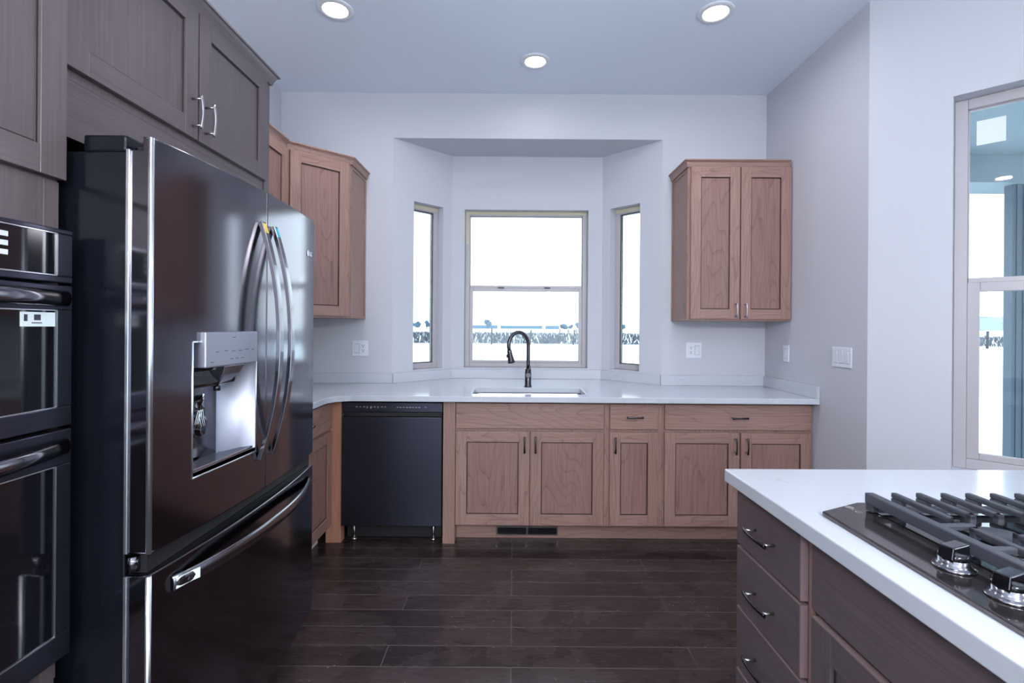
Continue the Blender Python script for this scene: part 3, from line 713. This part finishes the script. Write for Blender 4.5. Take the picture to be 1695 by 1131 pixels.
for yy in (dy0, dy1): sweep(bm, [(bow(yy)+.0005, yy, dz0), (bow(yy)+.0005, yy, dz1)], t, t*.6, (0, 1, 0), 8)
OBJ('dispenser_trim', bm, 'edge_chrome', dl)
bm = B()
prism(bm, [(bow(dy0+.01)-.004, dy0+.01), (bow(dy0+.14)-.004, dy0+.14), (bow(dy1-.01)-.004, dy1-.01), (bow(dy1-.01)-.03, dy1-.03), (bow(dy0+.14)-.075, dy0+.14), (bow(dy0+.01)-.03, dy0+.03)][::-1], dz0+.0125, dz0+.02)
OBJ('drip_tray', bm, 'steel', dl, bevel=.001)
# control block
cb0, cb1 = dy0+.028, dy1-.018
def blk(ya, yb, z0, z1, xo, back, mat, name, par, bev=.003):
    bm = B(); n = 8; fr = [(bow(ya+(yb-ya)*i/n)+xo, ya+(yb-ya)*i/n) for i in range(n+1)]
    prism(bm, ([(back, ya)]+fr+[(back, yb)]), z0, z1); return OBJ(name, bm, mat, par, bevel=bev)
cbk = blk(cb0, cb1, 1.222, 1.318, .014, -.875, 'dispenser_silver', 'dispenser_control', dl)
bm = B()
for yy, zz, ww in ((.05, 1.262, .018), (.085, 1.264, .024), (.118, 1.262, .016), (.148, 1.262, .02), (.18, 1.264, .022), (.215, 1.262, .012), (.12, 1.301, .018), (.03, 1.235, .024), (.11, 1.240, .013), (.135, 1.240, .013), (.16, 1.240, .016)):
    y = cb0+yy-.01; bm2x = bow(y)+.0145; box(bm, bm2x-.001, bm2x+.0003, y, y+ww, zz, zz+.0018)
OBJ('control_marks', bm, 'mark_dark', cbk)
blk(cb0-.014, cb1-.05, 1.165, 1.221, -.020, -.895, 'black_gloss', 'chute_housing', dl, .01)
bm = B(); yq = (cb0+cb1)/2+.012
loft(bm, [[(bow(yq)+.008, yq-.045, 1.2215), (bow(yq)+.008, yq+.055, 1.2215), (-.87, yq+.05, 1.2215), (-.87, yq-.04, 1.2215)], [(bow(yq)-.004, yq-.038, 1.195), (bow(yq)-.004, yq+.048, 1.195), (-.87, yq+.045, 1.195), (-.87, yq-.035, 1.195)],
          [(bow(yq)-.03, yq-.02, 1.160), (bow(yq)-.03, yq+.02, 1.160), (-.87, yq+.02, 1.160), (-.87, yq-.02, 1.160)]])
OBJ('ice_chute', bm, 'steel', dl, bevel=.003)
bm = B(); lathe(bm, [(.009, 0), (.009, .012), (.006, .014)], 12, (-.845, yq-.03, 1.150)); OBJ('water_nozzle', bm, 'black_gloss', dl)
# bag with wire clips hanging in the recess
pb = thing('plastic_bag', 'small clear plastic bag of white wire clips hanging in the refrigerator dispenser', 'bag', (-.838, dy0+.030, 1.085))
bm = B(); nx = 6
g_ = [[bm.verts.new((.006*math.sin(i*2.1+j), -.022+.055*i/nx*(1), -.045+.11*j/nx)) for j in range(nx+1)] for i in range(nx+1)]
for i in range(nx):
    for j in range(nx): bm.faces.new((g_[i][j], g_[i+1][j], g_[i+1][j+1], g_[i][j+1])).smooth = True
sh = OBJ('bag_film', bm, 'clear_plastic', pb); md = sh.modifiers.new('s', 'SOLIDIFY'); md.thickness = .0006
bm = B()
for dyy in (0, .008, .015):
    sweep(bm, [(.006, -.018+dyy, -.01), (.007, -.008+dyy, .02), (.007, -.002+dyy, .026), (.007, .002+dyy, .0), (.006, .010+dyy, -.02)], .0008, .0008, (1, 0, 0), 6)
OBJ('wire_clips', bm, 'sticker_white', pb)
# door handles
def fr_handle(par, y, bulge, lab, smat):
    bm = B(); n = 22; pts = []; zt, zb = 1.668, .905
    for i in range(n+1):
        t = -1+2*i/n; z = (zt+zb)/2+t*(zt-zb)/2; pts.append((bow(y)+.004+bulge*(1-abs(t)**2.1), y, z))
    sweep(bm, pts, .0125, .007, (0, 1, 0), 4, square=True)
    h = OBJ('handle', bm, 'handle_steel', par, bevel=.002)
    bm = B(); z = zt-.035; i = n-1
    pts2 = [tuple(Vector(pts[n])+Vector((.0082, 0, -.004))), tuple(Vector(pts[n-1])+Vector((.0078, 0, .0)))]
    sweep(bm, pts2, .0095, .0006, (0, 1, 0), 4, square=True)
    OBJ('sticker', bm, smat, h, label=lab)
fr_handle(dl, SPL-.040, .062, 'yellow paper tag at the top of the handle', 'sticker_yellow')
fr_handle(dr, SPL+.040, .062, 'blue paper tag at the top of the handle', 'sticker_blue')
# freezer handle: long bar bowed away from the drawer
bm = B(); pts = []; n = 26
for i in range(n+1):
    t = -1+2*i/n; y = YM+t*.405; pts.append((bow(y)+.004+.040*(1-abs(t)**2.6), y, .700))
sweep(bm, pts, [.020]*(n+1), [.008]*(n+1), (0, 0, 1), 12)
h = OBJ('freezer_handle', bm, 'handle_steel', fz)
bm = B(); q0, q1 = Vector(pts[1])+Vector((.0095, .01, 0)), Vector(pts[3])+Vector((.0096, .0, 0))
sweep(bm, [Vector(pts[0])+Vector((.0085, .004, 0)), q0+Vector((-.001, 0, 0)), Vector(pts[2])+Vector((.0095, 0, 0))], .013, .0008, (0, 0, 1), 4, square=True); st = OBJ('handle_label', bm, 'sticker_white', h, label='white label with a small refrigerator diagram')
bm = B(); p = Vector(pts[1])+Vector((.0115, .012, 0))
for (a, b_, c_, d_) in ((0, .014, .007, .008), (0, .014, -.008, -.007), (0, .001, -.008, .008), (.013, .014, -.008, .008), (.0065, .0075, 0, .008), (-.016, -.010, -.003, .003)):
    box(bm, p.x-.0005, p.x+.0006, p.y+a, p.y+b_, p.z+c_, p.z+d_)
OBJ('diagram', bm, 'mark_dark', st)
# maker's badge on the right door
def badge(par, x, y, z, size, mat, rotm, flat=False):
    pass
bd = text_mesh('badge_letters', 'LG', .026, 'mark_light', dr, (bow(2.012)+.0020, 2.012, 1.628), (PI/2, 0, PI/2+.11), bold=.0006)
bm = B(); n = 24
loft(bm, [[(.0, .013*math.cos(2*PI*i/n), .013*math.sin(2*PI*i/n)) for i in range(n)], [(.0007, .013*math.cos(2*PI*i/n), .013*math.sin(2*PI*i/n)) for i in range(n)]])
OBJ('badge_emblem', bm, 'mark_light', dr, (bow(1.978)+.0016, 1.978, 1.629), .05)

# ================================================================ ISLAND
IR = math.radians(.55)
IO = (.640, 1.479)
def isl(x, y):
    dx, dy = x-IO[0], y-IO[1]; return (IO[0]+dx*math.cos(IR)-dy*math.sin(IR), IO[1]+dx*math.sin(IR)+dy*math.cos(IR))
x_, y_ = isl(.685, 1.450)
c = thing('island_drawer_cabinet', 'dark stained four-drawer base cabinet at the far end of the island', 'cabinet', (x_, y_, 0), -PI/2+IR)
bm = B(); box(bm, 0, .345, 0, .95, .105, .8755); OBJ('body', bm, 'dark_Z', c, bevel=.001)
bm = B(); box(bm, .324, .3445, -.004, 0, .105, .8755); OBJ('stile', bm, 'cherry_Z', c, bevel=.001, label='lighter reddish edge of the cabinet frame')
bm = B(); box(bm, 0, .345, .07, .088, 0, .105); OBJ('toe_board', bm, 'dark_X', c)
for z0, z1 in ((.706, .868), (.528, .698), (.345, .520), (.115, .337)):
    d = slab(c, .002, .316, z0, z1, 'dark')
    bm = B(); box(bm, .3161, .3168, -.0185, -.001, z0+.001, z1-.001); OBJ('worn_lit_edge', bm, 'worn_lit_wood', d, label='lighter reddish end edge of the drawer front')
    bm = B(); box(bm, .003, .315, -.0185, -.002, z1, z1+.0006); OBJ('worn_lit_edge', bm, 'worn_lit_wood', d, label='top edge of the drawer front with painted highlight')  # light caught along the top edge, painted as a paler strip
    pull(d, .160, -.020, (z0+z1)/2, False, L=.115, mat='bronze', out=.03)
x_, y_ = isl(.685, 1.1035)
c = thing('cooktop_base_cabinet', 'dark stained island base cabinet with deep false front and doors below the cooktop', 'cabinet', (x_, y_, 0), -PI/2+IR)
bm = B(); box(bm, 0, .96, 0, .95, .105, .83); OBJ('body', bm, 'dark_Z', c, bevel=.001)
slab(c, .012, .956, .715, .868, 'dark', 'false_front')
d = shaker(c, .012, .477, .115, .698, 'dark'); bm = B(); box(bm, .013, .476, -.0185, -.002, .698, .6986); OBJ('worn_lit_edge', bm, 'worn_lit_wood', d, label='top edge of the door with painted highlight'); pull(d, .477-.03, -.02, .62, mat='bronze')
d = shaker(c, .483, .956, .115, .698, 'dark'); pull(d, .483+.03, -.02, .62, mat='bronze')
bm = B(); box(bm, 0, .96, .07, .088, 0, .105); OBJ('toe_board', bm, 'dark_X', c)
# island countertop with cut-out for the cooktop
bm = B(); hl = [isl(*p) for p in rrect(.76, 1.20, .24, 1.08, .01)]
ou_ = [isl(*p) for p in ((.640, .10), (1.90, .10), (1.90, 1.479), (.640, 1.479))]
slab_holes(bm, ou_, [hl], CT-.038, CT)
OBJ('island_countertop', bm, 'quartz', bevel=.004, seg=3, label='white quartz island countertop around the gas cooktop', cat='countertop')
# cooktop
px, py = isl(.700, 1.168)
c = thing('gas_cooktop', 'black stainless gas cooktop with cast iron grates set in the island', 'cooktop', (px, py, CT), IR)
# local frame: x away from cook, y toward far end; far edge y=0
KW = 1.01
plan = [(0, -.057), (0, -KW+.057), (.121, -KW), (.52, -KW), (.56, -KW+.05), (.56, -.05), (.52, 0), (.121, 0)]
bm = B(); prism(bm, plan, .001, .011); OBJ('top_plate', bm, 'cooktop_steel', c, bevel=.003, seg=3)
bm = B(); box(bm, .08, .49, -.92, -.10, -.06, .0); OBJ('burner_box', bm, 'black_matte', c)
bm = B()
for a, b_ in ((-.40, -.045), (-.70, -.415), (-.965, -.715)):
    for ring in range(1):
        box(bm, .115, .53, a, b_, .0112, .0125)
OBJ('burner_well', bm, 'black_gloss', c, bevel=.001)
def burner(x, y, r):
    bm = B(); lathe(bm, [(r*1.05, .012), (r*1.05, .018), (r*.95, .022), (r*.85, .022)], 28, (x, y, 0)); bo = OBJ('burner_base', bm, 'steel', c)
    bm = B(); lathe(bm, [(r*.9, .0222), (r, .024), (r, .029), (r*.93, .0315), (.001, .0325)], 28, (x, y, 0)); OBJ('burner_cap', bm, 'cast_iron', bo)
for x, y, r in ((.235, -.235, .046), (.42, -.19, .034), (.32, -.555, .055), (.235, -.85, .046), (.42, -.85, .034)): burner(x, y, r)
def grate(y0, y1, n=8):
    bm = B(); zt = .052; zb = .036; xs = [.112+i*(.51-.112)/(n-1) for i in range(n)]; wd_ = .0066
    box(bm, xs[0]-.010, xs[0]+.010, y0, y1, zb-.008, zt); box(bm, xs[-1]-.008, xs[-1]+.008, y0, y1, zb-.004, zt)
    ym = (y0+y1)/2
    for i, x in enumerate(xs[1:-1]):
        Ln = .135 if i in (1, 2, 3) else .16
        for s_, ye in ((1, y1), (-1, y0)):
            a, b_ = sorted((ye, ye-s_*Ln)); box(bm, x-wd_, x+wd_, a, b_, zb+.004, zt)
            a, b_ = sorted((ye, ye-s_*.03)); box(bm, x-wd_, x+wd_, a, b_, .020, zb+.004)
            a, b_ = sorted((ye-s_*Ln, ye-s_*(Ln-.014))); box(bm, x-wd_, x+wd_, a, b_, .030, zt)
    for y in (y1-.028, y0+.028): box(bm, xs[0], xs[-1], y-.006, y+.006, .016, .030)
    for x in (xs[0], xs[-1]):
        sgn = 1 if x == xs[0] else -1
        a, b_ = sorted((x, x+sgn*.075)); box(bm, a, b_, ym-.006, ym+.006, zb+.002, zt-.002)
        for y in (y0, y1-.022): box(bm, x-.008, x+.008, y, y+.022, .0126, zb)
        a, b_ = sorted((x, x+sgn*.06)); box(bm, a, b_, y0+.07, y0+.082, zb+.002, zt-.002)
    return OBJ('grate', bm, 'cast_iron', c, bevel=.0028, label='cast iron grate with parallel finger bars')
grate(-.400, -.050); grate(-.705, -.410); grate(-.96, -.715)
for ky in (-.317, -.412, -.508, -.603, -.698):
    bm = B(); lathe(bm, [(.0305, .0113), (.0310, .0135), (.0295, .0155), (.0265, .0165), (.0245, .0185), (.0235, .0205), (.0225, .021), (.0225, .0305)], 32, (.064, ky, 0)); kb = OBJ('knob', bm, 'handle_steel', c, label='round chrome knob base')
    bm = B(); a_ = math.radians(20)
    pr = [(-.0255, .031), (-.0215, .052), (.0225, .052), (.0255, .031)]
    cs, sn = math.cos(a_), math.sin(a_)
    lps = []
    for wv in (-.0115, .0115): lps.append([(.064+u*cs-wv*sn*1.0, ky+u*sn+wv*cs, z) for u, z in pr])
    loft(bm, lps); OBJ('knob_grip', bm, 'black_steel', kb, bevel=.002)
    bm = B(); lathe(bm, [(.0232, .0300), (.0230, .036), (.019, .039)], 28, (.064, ky, 0)); OBJ('knob_skirt', bm, 'black_gloss', kb)
t_ = text_mesh('cooktop_badge', 'LG', .021, 'badge_grey', c, (.079, -.058, .0112), (0, 0, PI/2-PI), depth=.0002)
bm = B(); lathe(bm, [(.0095, 0), (.0095, .0005)], 24); OBJ('badge_emblem', bm, 'badge_grey', c, (.079, -.034, .0110))

# ================================================================ OUTLETS AND SWITCHES
def plate(name, label, cat, loc, rot, gangs, group):
    """gangs: list of 'switch' / 'outlet'; local x right, z up, faces -Y"""
    r = thing(name, label, cat, loc, rot, group)
    W_ = .070+.046*(len(gangs)-1); H = .114
    bm = B(); box(bm, -W_/2, W_/2, -.006, 0, -H/2, H/2); OBJ('cover_plate', bm, 'plastic_white', r, bevel=.0025)
    for i, gk in enumerate(gangs):
        x = (i-(len(gangs)-1)/2)*.046
        if gk == 'switch':
            bm = B(); loft(bm, [[(x-.0165, -.006, -.033), (x+.0165, -.006, -.033), (x+.0165, -.006, .033), (x-.0165, -.006, .033)], [(x-.0155, -.0075, -.031), (x+.0155, -.0075, -.031), (x+.0155, -.0115, .031), (x-.0155, -.0115, .031)]]); OBJ('rocker', bm, 'plastic_white', r, bevel=.0008)
            bm = B()
            for q in ((-.0175, -.0165, -.034, .034), (.0165, .0175, -.034, .034), (-.0165, .0165, .033, .034), (-.0165, .0165, -.034, -.033)): box(bm, x+q[0], x+q[1], -.0063, -.006, q[2], q[3])
            OBJ('rocker_gap', bm, 'bronze', r)
        else:
            bm = B(); box(bm, x-.0165, x+.0165, -.0075, -.006, -.033, .033); oo = OBJ('receptacle', bm, 'plastic_white', r, bevel=.0006)
            bm = B()
            for zc_ in (.017, -.017):
                box(bm, x-.0075, x-.005, -.0082, -.0075, zc_+.001, zc_+.0095); box(bm, x+.005, x+.0075, -.0082, -.0075, zc_+.001, zc_+.0095); box(bm, x-.003, x+.003, -.0082, -.0075, zc_-.009, zc_-.003)
            OBJ('slots', bm, 'plastic_slot', oo)
G = 'white wall plates above the countertop'
plate('outlet_plate', 'white double wall plate with switch and outlet left of the bay window', 'outlet', (-1.125, YB-.001, 1.168), 0, ['switch', 'outlet'], G)
plate('outlet_plate', 'white double wall plate with outlet and switch below the right wall cabinet', 'outlet', (1.326, YB-.001, 1.172), 0, ['outlet', 'switch'], G)
plate('switch_plate', 'single white rocker switch plate on the right wall nearest the corner', 'light switch', (XR-.001, 3.31, 1.168), -PI/2, ['switch'], G)
plate('switch_plate', 'triple white rocker switch plate on the right wall near its outer corner', 'light switch', (XR-.001, 2.75, 1.178), -PI/2, ['switch']*3, G)

# ================================================================ OUTSIDE
GZ = -.40
bm = B()
N_ = 40
xs = [-500+i*1000/N_ for i in range(N_+1)]; ys = [-60+i*700/N_ for i in range(N_+1)]
box(bm, -700, 900, -200, 900, GZ-1, GZ); OBJ('ground', bm, 'snow', label='flat snow covered field outside the windows', cat='snow field', kind='structure')
# brush band
bm = B()
def brush(bm, x, y, s):
    h = rnd.uniform(.5, 1.15)*s
    for k in range(17):
        a = rnd.uniform(0, 2*PI); l = rnd.uniform(.1, .45)*s; t = Vector((math.cos(a)*l, math.sin(a)*l, rnd.uniform(.35, 1)*h)); b0 = Vector((x+rnd.uniform(-.7, .7), y+rnd.uniform(-.6, .6), GZ))
        wv = Vector((rnd.uniform(.02, .07), 0, rnd.uniform(-.03, .03))); mid = b0+t*.6
        v1, v2, v3, v4 = bm.verts.new(b0-wv*.4), bm.verts.new(mid-wv), bm.verts.new(b0+t), bm.verts.new(mid+wv)
        fc = bm.faces.new((v1, v2, v3, v4)); fc.material_index = 0 if rnd.random() < .86 else 1
for i in range(8000):
    x = rnd.uniform(-24, 28) if i < 5600 else rnd.uniform(28, 90); y = rnd.uniform(47.5, 70)
    brush(bm, x, y, 1.0)
OBJ('scrub_brush', bm, ['twig', 'snow'], fix=False, label='band of low grey leafless scrub dusted with snow across the field', cat='brush', kind='stuff')
def post(x, y, h, lean, label, r=.075):
    bm = B(); sweep(bm, [(0, 0, 0), (lean*h, 0, h)], r, r, (1, 0, 0), 8); OBJ('fence_post', bm, 'weathered', loc=(x, y, GZ), label=label, cat='fence post', group='fence posts along the brush')
post(5.55, 45.5, 1.45, .10, 'dark leaning wooden fence post at the right of the middle window')
post(1.55, 45.5, 1.4, .07, 'dark wooden fence post seen behind the faucet')
post(-2.05, 45.5, 1.5, .03, 'dark wooden fence post at the left of the middle window')
post(42.6, 44.0, 1.6, .03, 'dark fence post seen through the right side window', .11)
# small rail fence further away
r = thing('rail_fence', 'small dark rail fence standing behind the brush', 'fence', (7.4, 78, GZ))
for x in (0, 1.35, 2.7):
    bm = B(); cyl(bm, (x, 0, 0), (x, 0, 1.35), .09, 8); OBJ('post', bm, 'weathered', r)
bm = B(); box(bm, 0, 2.7, -.03, .03, .95, 1.05); OBJ('rail', bm, 'weathered', r)
# far barns and trees
def barn(x, y, w_, h, d, label):
    r = thing('far_barn', label, 'barn', (x, y, GZ), group='low farm buildings on the horizon')
    bm = B(); box(bm, 0, w_, 0, d, 0, h*.7); OBJ('walls', bm, 'far_haze', r)
    bm = B(); loft(bm, [[(-.4, -.4, h*.7), (-.4, d+.4, h*.7), (-.4, d/2, h)], [(w_+.4, -.4, h*.7), (w_+.4, d+.4, h*.7), (w_+.4, d/2, h)]]); OBJ('roof', bm, 'snow', r)
barn(-31, 300, 21, 3.0, 9, 'long low haze-tinted barn on the horizon left in the middle window')
barn(-8, 305, 26, 2.9, 9, 'longest haze-tinted building on the horizon behind the faucet')
barn(20, 300, 8, 3.0, 9, 'haze-tinted building on the horizon right of the faucet')
def tree(x, y, h, wd_, label, grp='trees on the horizon', seed=0):
    rr = random.Random(seed); r = thing('far_tree', label, 'tree', (x, y, GZ), group=grp)
    bm = B(); cyl(bm, (0, 0, 0), (0, 0, h*.5), .25, 6); OBJ('trunk', bm, 'far_tree', r)
    bm = B()
    for k in range(11):
        bmesh.ops.create_icosphere(bm, subdivisions=2, radius=wd_*rr.uniform(.22, .4), matrix=Matrix.Translation((rr.uniform(-.35, .35)*wd_, rr.uniform(-.3, .3)*wd_, h*rr.uniform(.35, .85))))
    for v in bm.verts: v.co += Vector((rr.uniform(-1, 1), rr.uniform(-1, 1), rr.uniform(-1, 1)))*wd_*.05
    OBJ('crown', bm, 'far_tree', r, fix=False)
tree(-14.8, 285, 5.9, 3.6, 'dark evergreen tree standing above the barns', seed=1)
for i in range(9):
    tree(31.5+i*4.6, 305+(i%2)*6, rnd.uniform(2.6, 4.2), rnd.uniform(2.6, 3.8), 'hazy bare tree in the line on the right of the horizon', seed=10+i)
for i in range(6):
    tree(-68+i*4.6, 300+(i%2)*6, rnd.uniform(3, 5.2), rnd.uniform(2.6, 3.6), 'hazy tree on the horizon seen through the left bay window', seed=40+i)
# hill through the right window
bm = B(); n = 60; lo_ = []; grid = []
for j in range(12):
    row = []
    for i in range(n+1):
        x = 480+i*560/n; u = i/n; v_ = j/11
        hgt = (1+23*max(0, min(1, (x-625)/80))**.7)*math.sin(v_*PI/2)*(1+.06*math.sin(u*23)+.04*math.sin(u*51+j))
        row.append(bm.verts.new((x, 690+v_*90, GZ+hgt-1)))
    grid.append(row)
for j in range(11):
    for i in range(n): bm.faces.new((grid[j][i], grid[j][i+1], grid[j+1][i+1], grid[j+1][i])).smooth = True
for i in range(n): pass
OBJ('snowy_hill', bm, 'hill', fix=False, label='pale blue snow dusted hill on the horizon through the right side window', cat='hill', kind='structure')
# covered porch outside the angled window
r = thing('porch_roof', 'grey covered porch roof with boarded soffit outside the right side window', 'porch')
bm = B(); prism(bm, [(2.22, 4.75), (2.22, 2.47), (3.18, 1.51), (9, 1.51), (9, 4.75)], 2.95, 3.08); OBJ('soffit', bm, 'soffit_dark', r)
bm = B(); box(bm, 2.3, 9, 4.25, 4.62, 2.62, 2.94); OBJ('beam', bm, 'soffit', r)
bm = B(); prism(bm, [(2.3, 4.24), (2.3, 3.2), (9, 3.2), (9, 4.24)], 2.86, 2.94); OBJ('soffit_boards', bm, 'soffit', r)
bm = B(); box(bm, 4.38, 4.90, 4.30, 4.38, GZ, 2.62)
for k in range(8): box(bm, 4.41+k*.06, 4.42+k*.06, 4.292, 4.3, GZ, 2.62)
OBJ('porch_column', bm, 'siding', bevel=.004, label='square blue-grey porch column outside the right side window', cat='column')
